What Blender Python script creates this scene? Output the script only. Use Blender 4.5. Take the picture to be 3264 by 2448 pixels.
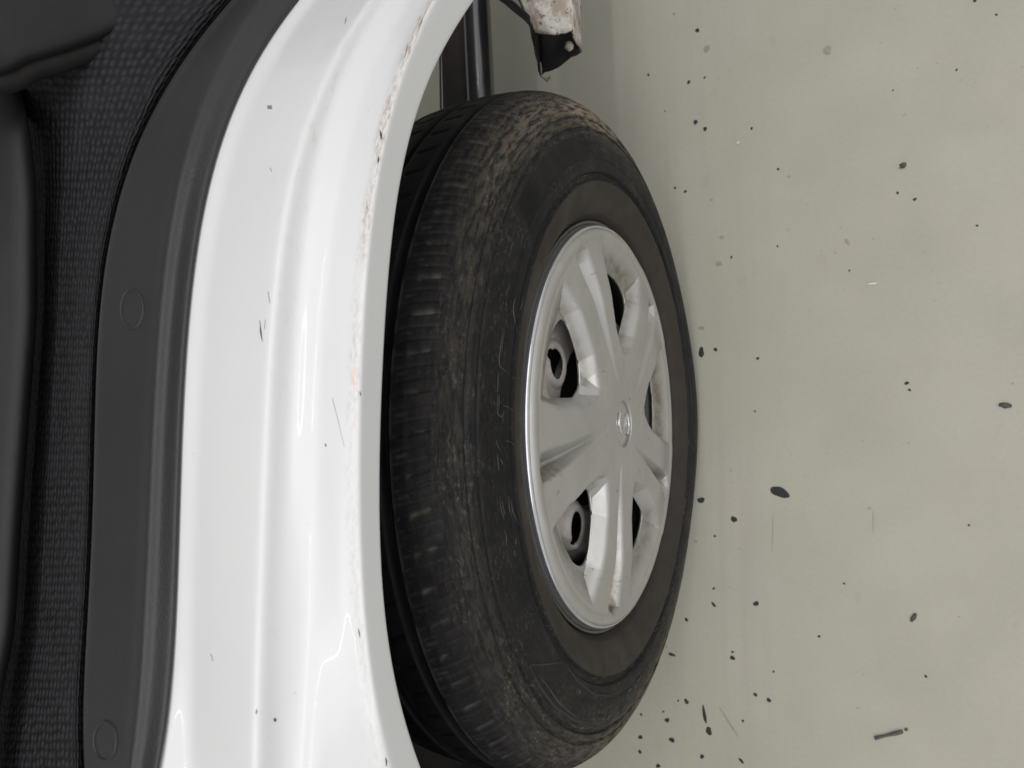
import bpy, math, random
import numpy as np
from mathutils import Vector, Matrix
from mathutils.bvhtree import BVHTree

# ------------------------------------------------------------------ clear
for o in list(bpy.data.objects):
    bpy.data.objects.remove(o, do_unlink=True)
scene = bpy.context.scene
COL = scene.collection
rng = np.random.default_rng(7)
random.seed(7)

# ------------------------------------------------------------------ camera
W, H, FPX = 3264.0, 2448.0, 2450.0            # the camera's picture size and focal length in pixels
CAM = np.array([.2309, .0354, .9168])
PITCH, YAW, ROLL = math.radians(62.34), math.radians(.48), math.radians(-1.94)
_f = np.array([-math.cos(PITCH)*math.cos(YAW), math.cos(PITCH)*math.sin(YAW), -math.sin(PITCH)])
_u = np.array([0, 1, 0.]); _u = _u - _f*(_u @ _f); _u /= np.linalg.norm(_u)
_r = np.cross(_f, _u)
RT = math.cos(ROLL)*_r + math.sin(ROLL)*_u     # picture right (this phone picture lies on its side: right = down)
UP = -math.sin(ROLL)*_r + math.cos(ROLL)*_u    # picture up = forward along the car
cam_d = bpy.data.cameras.new('camera'); cam = bpy.data.objects.new('camera', cam_d); COL.objects.link(cam)
cam.matrix_world = Matrix(((RT[0], UP[0], -_f[0], CAM[0]), (RT[1], UP[1], -_f[1], CAM[1]), (RT[2], UP[2], -_f[2], CAM[2]), (0, 0, 0, 1)))
cam_d.sensor_fit = 'HORIZONTAL'; cam_d.sensor_width = 36.0; cam_d.lens = 36.0*FPX/W
cam_d.clip_start = 0.01; cam_d.clip_end = 100
cam_d.dof.use_dof = True; cam_d.dof.focus_distance = 0.50; cam_d.dof.aperture_fstop = 16
scene.camera = cam

# ------------------------------------------------------------------ light: a lamp-lit workshop
world = bpy.data.worlds.new('World'); scene.world = world; world.use_nodes = True
bg = world.node_tree.nodes['Background']
bg.inputs[0].default_value = (0.97, 0.98, 1.0, 1); bg.inputs[1].default_value = 0.52

def area(name, loc, target, sx, sy, power, col=(1, .97, .92)):
    l = bpy.data.lights.new(name, 'AREA'); l.shape = 'RECTANGLE'; l.size = sx; l.size_y = sy
    l.energy = power; l.color = col
    o = bpy.data.objects.new(name, l); COL.objects.link(o); o.location = loc
    d = Vector(target) - Vector(loc)
    o.rotation_euler = d.to_track_quat('-Z', 'Y').to_euler()
    return o
def tube(name, x, y, z, length, power):
    l = bpy.data.lights.new(name, 'AREA'); l.shape = 'RECTANGLE'; l.size = .022; l.size_y = length
    l.energy = power; l.color = (1, .98, .95)
    o = bpy.data.objects.new(name, l); COL.objects.link(o); o.location = (x, y, z)
    return o
tube('ceiling_tube', .45, .80, 2.7, 1.2, 5)
tube('ceiling_tube', .45, -1.55, 2.7, 2.4, 10)
area('ceiling_panel', (.8, .2, 3.0), (.8, .2001, 0), 4.6, 5.0, 66, (1, .985, .965))

scene.view_settings.view_transform = 'Standard'; scene.view_settings.look = 'None'
scene.view_settings.exposure = 0.50; scene.view_settings.gamma = 1.0
scene.render.resolution_x = 1024; scene.render.resolution_y = 768

# ------------------------------------------------------------------ geometry helpers
def ray_dir(px, py):
    return (px-W/2)/FPX*RT + (H/2-py)/FPX*UP + _f
def on_x(px, py, x, near=0.0):                 # point where the ray meets the lengthwise plane X = x
    d = ray_dir(px, py); t = (x-CAM[0])/d[0]
    return CAM + d*t - near*d/np.linalg.norm(d)
def on_z(px, py, z):
    d = ray_dir(px, py); t = (z-CAM[2])/d[2]
    return CAM + d*t

def link(name, me, mat, parent=None, smooth=True):
    if mat: me.materials.append(mat)
    if smooth: me.polygons.foreach_set('use_smooth', np.ones(len(me.polygons), bool))
    o = bpy.data.objects.new(name, me); COL.objects.link(o)
    if parent is not None: o.parent = parent
    return o
def mesh_np(name, V, F):
    me = bpy.data.meshes.new(name)
    me.vertices.add(len(V)); me.vertices.foreach_set('co', np.asarray(V, np.float32).ravel())
    F = np.asarray(F, np.int32); k = F.shape[1]
    me.loops.add(F.size); me.loops.foreach_set('vertex_index', F.ravel())
    me.polygons.add(len(F)); me.polygons.foreach_set('loop_start', np.arange(0, F.size, k, dtype=np.int32))
    me.update(calc_edges=True); me.validate()
    return me
def attr(me, name, vals, typ='FLOAT'):
    a = me.attributes.new(name, typ, 'POINT')
    a.data.foreach_set('value' if typ == 'FLOAT' else 'vector', np.asarray(vals, np.float32).ravel())
def grid_faces(n, m, wrap_n=False, wrap_m=False):
    i = np.arange(n if wrap_n else n-1); j = np.arange(m if wrap_m else m-1)
    I, J = np.meshgrid(i, j, indexing='ij'); I2 = (I+1) % n; J2 = (J+1) % m
    return np.stack([I*m+J, I*m+J2, I2*m+J2, I2*m+J], -1).reshape(-1, 4)
def oriented(V, F):                            # winding that faces the camera side
    V = np.asarray(V); F = np.asarray(F); A = V[F]
    nr = np.cross(A[:, 1]-A[:, 0], A[:, 3]-A[:, 0]); c = A.mean(1)
    return F if (nr*(CAM-c)).sum() > 0 else F[:, ::-1]
def empty(name, loc, parent=None):
    o = bpy.data.objects.new(name, None); COL.objects.link(o); o.location = loc
    o.empty_display_size = .05
    if parent is not None: o.parent = parent
    return o
def tag(o, label=None, cat=None, group=None, kind=None):
    if label: o['label'] = label
    if cat: o['category'] = cat
    if group: o['group'] = group
    if kind: o['kind'] = kind
    return o
def smooth1(a, sig, axis=0):
    if sig <= 0: return a
    k = int(sig*3)+1; w = np.exp(-.5*(np.arange(-k, k+1)/sig)**2); w /= w.sum()
    a = np.moveaxis(a, axis, 0)
    p = np.concatenate([2*a[:1]-a[k:0:-1], a, 2*a[-1:]-a[-2:-k-2:-1]])
    out = sum(w[i]*p[i:i+len(a)] for i in range(2*k+1))
    return np.moveaxis(out, 0, axis)
def sstep(x): x = np.clip(x, 0, 1); return x*x*(3-2*x)
def tube_mesh(name, pts, rad, mat, parent, sides=6):
    pts = np.asarray(pts, float); n = len(pts); rad = np.broadcast_to(rad, (n,))
    t = np.gradient(pts, axis=0); t /= np.linalg.norm(t, axis=1)[:, None]+1e-12
    ref = np.array([.31, .22, .92]); b = np.cross(t, ref); b /= np.linalg.norm(b, axis=1)[:, None]+1e-12
    c = np.cross(t, b); a = np.arange(sides)*2*np.pi/sides
    V = pts[:, None]+rad[:, None, None]*(np.cos(a)[None, :, None]*b[:, None]+np.sin(a)[None, :, None]*c[:, None])
    F = grid_faces(n, sides, wrap_m=True)
    me = mesh_np(name, V.reshape(-1, 3), F)
    return link(name, me, mat, parent)

# ------------------------------------------------------------------ material helpers
class NT:
    def __init__(s, name):
        s.m = bpy.data.materials.new(name); s.m.use_nodes = True; s.t = s.m.node_tree; s.n = s.t.nodes
        s.b = s.n['Principled BSDF']
    def node(s, typ, **kw):
        x = s.n.new(typ)
        for k, v in kw.items(): setattr(x, k, v)
        return x
    def con(s, a, b): s.t.links.new(a, b)
    def put(s, sock, v):
        if hasattr(v, 'is_linked') or isinstance(v, bpy.types.NodeSocket): s.con(v, sock)
        else: sock.default_value = v
    def attr(s, name, vec=False):
        x = s.node('ShaderNodeAttribute', attribute_name=name); return x.outputs['Vector' if vec else 'Fac']
    def obj(s): return s.node('ShaderNodeTexCoord').outputs['Object']
    def mapv(s, v, scale, loc=(0, 0, 0)):
        x = s.node('ShaderNodeMapping'); s.con(v, x.inputs[0]); x.inputs['Scale'].default_value = scale; x.inputs['Location'].default_value = loc
        return x.outputs[0]
    def noise(s, v, scale, detail=4, rough=.55):
        x = s.node('ShaderNodeTexNoise'); s.con(v, x.inputs['Vector']); x.inputs['Scale'].default_value = scale
        x.inputs['Detail'].default_value = detail; x.inputs['Roughness'].default_value = rough
        return x.outputs['Fac']
    def ramp(s, fac, lo, hi, a=0., b=1.):
        x = s.node('ShaderNodeMapRange'); x.interpolation_type = 'SMOOTHSTEP'; s.con(fac, x.inputs[0])
        x.inputs[1].default_value = lo; x.inputs[2].default_value = hi; x.inputs[3].default_value = a; x.inputs[4].default_value = b
        return x.outputs[0]
    def math(s, op, a, b=0.):
        x = s.node('ShaderNodeMath', operation=op); s.put(x.inputs[0], a); s.put(x.inputs[1], b); return x.outputs[0]
    def mix(s, fac, a, b):
        x = s.node('ShaderNodeMix', data_type='RGBA'); s.put(x.inputs[0], fac)
        s.put(x.inputs[6], a if not isinstance(a, tuple) else (*a, 1)); s.put(x.inputs[7], b if not isinstance(b, tuple) else (*b, 1))
        return x.outputs[2]
    def bump(s, h, strength=.3, dist=.001, prev=None):
        x = s.node('ShaderNodeBump'); x.inputs['Strength'].default_value = strength; x.inputs['Distance'].default_value = dist
        s.con(h, x.inputs['Height'])
        if prev is not None: s.con(prev, x.inputs['Normal'])
        return x.outputs[0]
    def out(s, color=None, rough=None, metal=None, normal=None, coat=None, spec=None):
        if color is not None: s.put(s.b.inputs['Base Color'], (*color, 1) if isinstance(color, tuple) else color)
        if rough is not None: s.put(s.b.inputs['Roughness'], rough)
        if metal is not None: s.put(s.b.inputs['Metallic'], metal)
        if normal is not None: s.con(normal, s.b.inputs['Normal'])
        if coat is not None: s.b.inputs['Coat Weight'].default_value = coat; s.b.inputs['Coat Roughness'].default_value = .04
        if spec is not None: s.b.inputs['Specular IOR Level'].default_value = spec
        return s.m

def mat_floor():
    k = NT('floor_paint'); c = k.obj()
    n1 = k.noise(c, 3.2, 5, .6); n2 = k.noise(k.mapv(c, (1, 1, 1), (4, 7, 0)), 9, 4); st = k.noise(k.mapv(c, (60, 2.2, 1)), 1.0, 4, .6)
    fine = k.noise(c, 220, 2); grit = k.noise(k.mapv(c, (1, 1, 1), (2, 5, 1)), 150, 1); gmask = k.noise(k.mapv(c, (1, 1, 1), (6, 1, 1)), 7, 2)
    col = k.mix(k.ramp(n1, .35, .68), (.318, .309, .252), (.336, .320, .272))
    col = k.mix(k.ramp(n2, .42, .75, 0, .40), col, (.296, .291, .240))
    near = k.node('ShaderNodeSeparateXYZ'); k.con(c, near.inputs[0])
    band = k.math('MULTIPLY', k.ramp(near.outputs[0], -.12, .0), k.ramp(near.outputs[0], .14, .03))   # the rolling track beside the tyre
    col = k.mix(k.math('MULTIPLY', band, k.ramp(st, .4, .66, 0, .2)), col, (.27, .245, .21))
    col = k.mix(k.ramp(st, .58, .75, 0, .1), col, (.27, .255, .22))
    blot = k.noise(k.mapv(c, (1, .6, 1), (1, 3, 0)), 26, 3)
    col = k.mix(k.ramp(blot, .66, .74, 0, .3), col, (.27, .25, .2))
    col = k.mix(k.ramp(fine, .3, .7, 0, .12), col, (.22, .21, .18))
    col = k.mix(k.math('MULTIPLY', k.ramp(grit, .745, .775), k.ramp(gmask, .45, .6, 0, .5)), col, (.12, .11, .09))
    return k.out(col, k.ramp(n2, .3, .7, .5, .68), normal=k.bump(k.noise(c, 90, 3), .12, .001), spec=.35)
def mat_paint():
    k = NT('white_car_paint'); p = k.attr('pol', True); c = k.obj()
    col = k.mix(k.ramp(k.noise(c, 14, 3), .4, .7, 0, .5), (.625, .628, .635), (.605, .61, .618))
    d = k.attr('dirt')
    n = k.noise(k.mapv(p, (170, 420, 1)), 1.0, 5, .7); n2 = k.noise(k.mapv(p, (22, 60, 1), (5, 1, 0)), 1.0, 3)
    th = k.math('MULTIPLY', d, k.math('MULTIPLY', k.ramp(n2, .30, .52), k.ramp(n, .44, .58)))
    col = k.mix(k.math('MULTIPLY', d, k.ramp(n2, .3, .8, .12, .4)), col, (.60, .55, .49))
    col = k.mix(k.math('MULTIPLY', th, .8), col, (.30, .23, .17))
    col = k.mix(k.math('MULTIPLY', k.math('MULTIPLY', d, k.ramp(n2, .42, .55)), k.ramp(n, .60, .66)), col, (.06, .05, .045))
    gr = k.attr('grime'); n3 = k.noise(k.mapv(p, (60, 190, 1), (9, 3, 0)), 1.0, 4, .65)
    col = k.mix(k.math('MULTIPLY', gr, k.ramp(n3, .56, .68, 0, .6)), col, (.50, .45, .38))
    spk = k.noise(k.mapv(p, (1, 1.6, 1)), 260, 2); spm = k.noise(c, 30, 2)
    col = k.mix(k.math('MULTIPLY', k.ramp(spk, .70, .76), k.ramp(spm, .5, .62, 0, .5)), col, (.45, .40, .33))
    smear = k.noise(k.mapv(c, (1, .5, 1)), 38, 3)
    rough = k.math('ADD', k.ramp(smear, .4, .7, .28, .36), k.math('MULTIPLY', d, .35))
    wav = k.noise(k.mapv(c, (1, .6, 1)), 24, 2)
    return k.out(col, rough, normal=k.bump(wav, .03, .003), coat=.22, spec=.12)
def mat_tyre():
    k = NT('tyre_rubber'); p = k.attr('pol', True); c = k.obj()
    d = k.attr('dirt'); b = k.attr('band'); m = k.attr('mud'); sl = k.attr('slot')
    base = k.mix(k.ramp(k.noise(c, 45, 4), .35, .7), (.0040, .0040, .0050), (.0075, .0074, .0084))
    streak = k.noise(k.mapv(p, (120, 430, 1)), 1.0, 5, .7); big = k.noise(c, 24, 4)
    dust = k.math('MULTIPLY', d, k.math('ADD', k.ramp(streak, .38, .66, 0, .65), k.ramp(big, .35, .7, 0, .35)))
    col = k.mix(dust, base, (.033, .0322, .0305))
    grit = k.noise(k.mapv(p, (170, 380, 1)), 1.0, 4, .7); gbig = k.noise(k.mapv(c, (1, 1, 1), (3, 1, 2)), 34, 3)
    col = k.mix(k.math('MULTIPLY', k.math('MULTIPLY', d, k.ramp(gbig, .40, .60)), k.ramp(grit, .52, .64, 0, .85)), col, (.105, .097, .084))
    col = k.mix(k.math('MULTIPLY', m, k.ramp(k.noise(k.mapv(p, (55, 260, 1), (2, 8, 0)), 1.0, 5, .7), .40, .60)), col, (.24, .19, .14))
    col = k.mix(k.math('MULTIPLY', sl, k.ramp(k.noise(c, 60, 3), .36, .60, .05, .8)), col, (.12, .11, .093))
    col = k.mix(b, col, k.mix(k.ramp(k.noise(c, 50, 3), .3, .7), (.034, .0285, .025), (.041, .0345, .030)))
    fl = k.noise(k.mapv(p, (1, 2.2, 1)), 380, 2)
    col = k.mix(k.math('MULTIPLY', k.math('SUBTRACT', 1.0, b), k.ramp(fl, .715, .76, 0, .55)), col, (.17, .15, .12))
    bm = k.bump(k.noise(c, 500, 3), .25, .0006); bm = k.bump(streak, .25, .0008, bm)
    return k.out(col, k.ramp(big, .3, .7, .5, .75), normal=bm, spec=.18)
def mat_cover():
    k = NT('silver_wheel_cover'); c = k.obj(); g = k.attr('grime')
    n = k.noise(c, 70, 5, .65); n2 = k.noise(c, 18, 3)
    col = k.mix(k.ramp(n2, .35, .7), (.44, .435, .42), (.49, .48, .465))
    col = k.mix(k.ramp(n, .55, .75, 0, .25), col, (.36, .33, .29))
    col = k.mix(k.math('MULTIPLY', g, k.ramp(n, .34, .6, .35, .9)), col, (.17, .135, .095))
    col = k.mix(k.ramp(k.noise(k.mapv(c, (1, 1, 1), (5, 5, 5)), 210, 2), .70, .76, 0, .6), col, (.15, .13, .11))
    return k.out(col, k.ramp(n, .3, .7, .3, .45), metal=.65, normal=k.bump(n, .06, .0006), spec=.5)
def simple(name, a, b, scale, rough, metal=0., bump=.15, bscale=120, coat=None, spec=None):
    k = NT(name); c = k.obj()
    col = k.mix(k.ramp(k.noise(c, scale, 5, .6), .35, .68), a, b)
    return k.out(col, rough, metal, k.bump(k.noise(c, bscale, 3), bump, .001), coat, spec)
def mat_fabric():
    k = NT('woven_seat_fabric'); p = k.attr('pol', True)
    v = k.node('ShaderNodeTexVoronoi'); v.feature = 'F1'; k.con(k.mapv(p, (140, 190, 1)), v.inputs['Vector']); v.inputs['Scale'].default_value = 1.0
    v.inputs['Randomness'].default_value = .35
    w = v.outputs['Distance']; n = k.noise(p, 30, 3)
    col = k.mix(k.ramp(w, .15, .75), (.030, .030, .034), (.010, .010, .0115))
    col = k.mix(k.ramp(n, .4, .7, 0, .5), col, (.03, .03, .034))
    return k.out(col, .85, normal=k.bump(k.ramp(w, .1, .7, 1, 0), .9, .0022), spec=.2)
def mat_rust():
    k = NT('rusty_painted_sheet'); c = k.obj()
    n = k.noise(c, 55, 6, .7); n2 = k.noise(c, 160, 4)
    col = k.mix(k.ramp(n, .42, .62), (.50, .48, .44), (.31, .255, .20))
    col = k.mix(k.ramp(n2, .58, .68, 0, .85), col, (.11, .075, .05))
    return k.out(col, .7, normal=k.bump(n, .5, .0015))

M = dict(floor=mat_floor(), paint=mat_paint(), tyre=mat_tyre(), cover=mat_cover(), fabric=mat_fabric(), rust=mat_rust(),
    chrome=simple('bright_cover_edge', (.62, .62, .64), (.55, .55, .57), 40, .16, .85, .03),
    emblem=simple('emblem_silver', (.58, .575, .56), (.52, .515, .50), 60, .12, .8, .03),
    steel=simple('painted_steel_wheel', (.42, .39, .37), (.31, .28, .25), 45, .6, .2),
    black=simple('black_underbody', (.012, .011, .011), (.02, .017, .015), 30, .7),
    arm=simple('black_painted_tube', (.017, .017, .02), (.024, .022, .022), 40, .28, 0, .05, coat=.4),
    body=simple('white_body_paint', (.66, .665, .675), (.64, .645, .655), 6, .4, 0, .02),
    rustbar=simple('dark_rusted_bar', (.014, .011, .010), (.026, .017, .014), 28, .8),
    trim=simple('charcoal_trim_plastic', (.0165, .0167, .019), (.020, .0202, .0225), 8, .52, 0, .25, 700),
    cave=simple('black_seat_vinyl', (.009, .009, .010), (.013, .013, .014), 12, .75, 0, .25, 400),
    vinyl=simple('dark_seat_vinyl', (.019, .019, .021), (.024, .024, .026), 12, .75, 0, .25, 400),
    spot=simple('dark_floor_spot', (.022, .022, .024), (.032, .031, .031), 200, .7, spec=.2),
    fade=simple('faint_brown_stain', (.24, .225, .18), (.21, .19, .15), 200, .6),
    bit=simple('pale_bit', (.62, .62, .58), (.5, .5, .46), 200, .5),
    crumb=simple('dark_crumb', (.03, .03, .03), (.08, .075, .065), 300, .7),
    twig=simple('brown_twig', (.10, .075, .065), (.055, .045, .042), 300, .75),
    chip=simple('paint_chip_dark', (.07, .06, .05), (.04, .035, .03), 300, .6),
    pink=simple('pink_smear', (.66, .50, .46), (.74, .66, .62), 300, .5),
    edge=simple('lettering_rubber', (.022, .020, .018), (.048, .043, .037), 150, .6))

# ------------------------------------------------------------------ the floor
me = mesh_np('floor', [(-8, -8, 0), (8, -8, 0), (8, 8, 0), (-8, 8, 0)], [(0, 1, 2, 3)])
floor = tag(link('floor', me, M['floor'], None, False), 'greenish grey painted workshop floor with dark specks', None, None, 'structure')

# ------------------------------------------------------------------ the car
car = tag(empty('car', (-.07, 0, 0)), 'white car with dark interior, open door jamb curving over its silver-covered rear wheel', 'car')
def world_parent(o, p):                        # parts are modelled in world space
    o.parent = p; o.matrix_parent_inverse = p.matrix_world.inverted()
bpy.context.view_layer.update()
CARINV = Matrix.Translation((.07, 0, 0))
def part(o, p=None, inv=None):
    o.parent = p or car; o.matrix_parent_inverse = inv if inv is not None else CARINV
    return o

# --- body panel rails: pixel rows of the panel's fold lines, given at their real depth
def zz(ox, oy, s, pts): return [(ox+s*a, oy+s*b) for a, b in pts]
def rail(a, b, c):
    P = np.array(zz(600, 0, .42194, a)+zz(500, 700, .48222, b)+zz(450, 1500, .5716, c))
    return P
ZROW = np.linspace(-420, 2900, 240)
def rail_fn(P, deg=5):
    P = P[np.argsort(P[:, 1])]; t = (P[:, 1]-1224)/1224
    co = np.polyfit(t, P[:, 0], deg); T = (ZROW-1224)/1224; Tc = np.clip(T, -1.0, 1.0)
    v = np.polyval(co, Tc); s = np.polyval(np.polyder(co), Tc)
    return smooth1(v+(T-Tc)*s*1.0, 2.0)
RAILS = dict(
 R0=rail_fn(rail([(2133,70),(1990,250),(1900,430),(1800,650),(1730,900),(1660,1200),(1575,1659)], [(1540,350),(1515,700),(1500,1100),(1490,1400)], [(1340,0),(1345,400),(1375,800),(1420,1150),(1490,1450),(1575,1659)])),
 R1=rail_fn(rail([(1850,0),(1740,200),(1680,400),(1600,600),(1530,800),(1480,1050),(1420,1300),(1390,1659)], [(1375,350),(1360,700),(1340,1100),(1330,1659)], [(1215,400),(1245,800),(1280,1200),(1380,1659)])),
 R2=rail_fn(rail([(1800,30),(1700,220),(1610,440),(1540,560),(1460,850),(1400,1150),(1380,1300),(1340,1659)], [(1300,350),(1290,700),(1275,1000),(1260,1400)], [(1150,0),(1155,400),(1185,800),(1220,1100),(1300,1659)])),
 R3=rail_fn(rail([(1510,0),(1400,120),(1290,340),(1200,560),(1110,800),(1000,1100),(940,1350),(900,1659)], [(960,350),(930,700),(910,1000),(890,1300)], [(830,0),(820,500),(805,800),(800,1100),(810,1659)])),
 R4=rail_fn(rail([(1440,0),(1330,180),(1200,430),(1080,700),(960,1000),(880,1300),(840,1659)], [(860,400),(835,800),(830,1200)], [(760,0),(750,500),(735,1000),(720,1659)])),
 R5=rail_fn(rail([(1380,0),(1260,180),(1130,380),(1000,650),(900,900),(820,1200),(770,1659)], [(780,300),(750,700),(738,1000),(735,1300)], [(690,0),(680,400),(660,700),(645,1100),(635,1659)])),
 R6=rail_fn(rail([(960,0),(800,200),(650,400),(520,700),(420,900),(340,1200),(220,1659)], [(350,300),(315,700),(290,1000),(270,1300)], [(310,0),(300,400),(285,800),(275,1200),(270,1659)])),
 R7=rail_fn(rail([(810,0),(660,220),(540,400),(400,660),(280,920),(190,1200),(95,1659)], [(240,300),(205,600),(180,900),(160,1350)], [(210,0),(200,400),(180,800),(165,1200),(130,1450),(95,1659)])))
XR = dict(R0=.012, R1=.014, R2=.009, R3=-.0170, R4=-.0186, R5=-.0195, R6=-.066, R7=-.0745)
def rail3(px, x, near=0.0):
    near = np.broadcast_to(near, ZROW.shape)
    return np.array([on_x(a, b, x, c) for a, b, c in zip(px, ZROW, near)])
low = sstep((ZROW-1560)/900)                   # the creases that only rise towards the rear
pa = RAILS['R2']*(1-.18)+RAILS['R3']*.18
ridge_px = np.where(ZROW > 0, pa, pa)
k1 = sstep((ZROW-1500)/350)
ridge_px = pa*(1-k1)+np.interp(ZROW, [1500, 1717, 2054, 2448, 2900], [1062, 1070, 1096, 1136, 1200])*k1
pv = RAILS['R2']*.42+RAILS['R3']*.58
valley_px = pv*(1-k1)+np.interp(ZROW, [1500, 1717, 2072, 2448, 2900], [1030, 1020, 1004, 985, 960])*k1
hump_px = RAILS['R2']*.16+RAILS['R3']*.84
hump_px = hump_px*(1-k1)+np.interp(ZROW, [1500, 1717, 2072, 2448, 2900], [965, 985, 972, 968, 940])*k1
ridge_px, valley_px, hump_px = (smooth1(p, 12.0) for p in (ridge_px, valley_px, hump_px))
r0 = rail3(RAILS['R0'], XR['R0']); r1 = rail3(RAILS['R1'], XR['R1'])
stack = [r0+np.array([-.014, 0, .003]), r0+np.array([-.002, 0, .0]), r0, r1, rail3(RAILS['R2'], XR['R2']),
         rail3(ridge_px, .0045, .0006*low), rail3(valley_px, -.0075, -.0004*low), rail3(hump_px, -.0125, .0*low),
         rail3(RAILS['R3'], XR['R3']), rail3(RAILS['R4'], XR['R4']), rail3(RAILS['R5'], XR['R5']),
         rail3(RAILS['R6'], XR['R6']), rail3(RAILS['R7'], XR['R7']), rail3(RAILS['R7']-60, -.100, -.010)]
def loft(stack, nv, sig_v, sig_u=1.0):
    S = np.stack(stack, 1)                      # rows x rails x 3
    L = np.linalg.norm(np.diff(S, axis=1), axis=2).mean(0); s = np.concatenate([[0], np.cumsum(L)]); v = np.linspace(0, s[-1], nv)
    G = np.stack([np.stack([np.interp(v, s, S[i, :, c]) for c in range(3)], -1) for i in range(len(S))])
    G = smooth1(smooth1(G, sig_v, 1), sig_u, 0)
    return G, s, v
G, s, v = loft(stack, 230, 3.2, 6.0)
n, m, _ = G.shape
me = mesh_np('door_jamb', G.reshape(-1, 3), oriented(G.reshape(-1, 3), grid_faces(n, m)))
u = np.linspace(0, 1, n)*.62
pol = np.stack([np.repeat(u[:, None], m, 1), np.repeat(v[None], n, 0), np.zeros((n, m))], -1)
attr(me, 'pol', pol, 'FLOAT_VECTOR')
vm = .5*(s[3]+s[4]); rowf = (ZROW-0)/2448
amp = np.interp(ZROW, [-400, 150, 400, 800, 1000, 1500, 2450], [.6, .8, .85, .6, .28, .18, .12])
dirt = np.exp(-.5*((v-vm)/.0042)**4)[None]*amp[:, None]
attr(me, 'dirt', dirt)
gr = (np.exp(-.5*((v-s[10]+.004)/.004)**2)*.8+np.exp(-.5*((v-s[8]-.002)/.003)**2)*.2+np.exp(-.5*((v-s[10]-.014)/.010)**2)*.25)[None]*np.interp(ZROW, [-400, 700, 1200, 2450], [1, .8, .35, .3])[:, None]
attr(me, 'grime', gr)
jamb = part(tag(link('door_jamb', me, M['paint']), 'glossy white painted door jamb with a groove, curving over the wheel'))
sol = jamb.modifiers.new('thickness', 'SOLIDIFY'); sol.thickness = .0009; sol.offset = -1
jamb_tree = BVHTree.FromPolygons([tuple(p) for p in G.reshape(-1, 3)], [tuple(f) for f in grid_faces(n, m)])

def cast(tree, px, py):
    d = ray_dir(px, py); d = d/np.linalg.norm(d)
    h = tree.ray_cast(Vector(CAM), Vector(d))
    return h[0], h[1]
def mark(tree, name, pts, widths, mat, parent, lift=.0003, inv=None):       # a flat mark that lies on a surface, along pixel points
    C = []; 
    for p in pts:
        h, nrm = cast(tree, *p)
        if h is None: return None
        if nrm.dot(Vector(CAM)-h) < 0: nrm = -nrm
        C.append((np.array(h), np.array(nrm)))
    V = []; top = []
    for i, (p, nr) in enumerate(C):
        a = C[min(i+1, len(C)-1)][0]-C[max(i-1, 0)][0]; a /= np.linalg.norm(a)+1e-12
        b = np.cross(nr, a); w = widths[i]*.26
        V += [p+b*w+nr*.00005, p+nr*lift, p-b*w+nr*.00005]
    F = []
    for i in range(len(C)-1):
        F += [(3*i, 3*i+1, 3*i+4, 3*i+3), (3*i+1, 3*i+2, 3*i+5, 3*i+4)]
    o = link(name, mesh_np(name, V, F), mat)
    return part(o, parent, inv if inv is not None else Matrix())
def J1(*p): return zz(600, 0, .42194, p)
def J2(*p): return zz(500, 700, .48222, p)
def J3(*p): return zz(450, 1500, .5716, p)
marks = [
 (J2((682, 665), (684, 700), (687, 740), (692, 775), (699, 805)), [.0002, .0009, .0020, .0013, .0002], 'chip'),
 (J2((718, 660), (716, 690), (712, 725)), [.0002, .0007, .0002], 'fade'),
 (J2((1161, 1178), (1180, 1255), (1200, 1330), (1215, 1400), (1240, 1500)), [.0001, .0003, .0003, .0002, .0001], 'fade'),
 (J2((736, 475), (742, 510), (748, 555)), [.0001, .0004, .0001], 'chip'),
 (J2((1312, 965), (1310, 1010), (1307, 1070), (1312, 1130)), [.0006, .0035, .0042, .0006], 'pink'),
 (J2((1306, 1355), (1307, 1385), (1305, 1420)), [.0006, .0028, .0006], 'pink'),
 (J2((1341, 1135), (1344, 1150), (1347, 1165)), [.0003, .0012, .0003], 'chip'),
 (J2((1112, 1480), (1116, 1492), (1122, 1502)), [.0005, .0022, .0005], 'fade'),
 (J3((740, 1382), (746, 1390), (752, 1398)), [.0008, .0028, .0008], 'chip'),
 (J3((388, 1020), (396, 1040), (400, 1062)), [.0003, .0010, .0002], 'fade'),
 (J3((1212, 880), (1216, 905), (1220, 930)), [.0003, .0012, .0003], 'chip'),
 (J3((645, 1330), (643, 1345), (641, 1360)), [.0003, .0016, .0003], 'fade'),
 (J3((1362, 1600), (1368, 1625), (1366, 1650)), [.0004, .0016, .0003], 'chip'),
 (J1((1452, 985), (1456, 1020), (1462, 1055)), [.0004, .0026, .0004], 'chip'),
 (J1((1440, 1185), (1437, 1210), (1432, 1235)), [.0004, .0020, .0004], 'chip'),
 (J1((1660, 330), (1650, 380), (1635, 440)), [.0004, .0022, .0004], 'fade'),
 (J1((1770, 150), (1755, 180), (1740, 215)), [.0004, .0024, .0004], 'fade'),
 (J1((600, 800), (615, 810), (632, 822)), [.0012, .0055, .0012], 'fade'),
 (J1((1195, 130), (1190, 155), (1183, 185)), [.0003, .0018, .0003], 'fade'),
 (J1((618, 1265), (624, 1280), (632, 1300)), [.0002, .0009, .0002], 'fade'),
]
for pts, w, mt in marks:
    mark(jamb_tree, 'paint_chip' if mt == 'chip' else 'scuff_mark', pts, w, M[mt], jamb)

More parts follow.
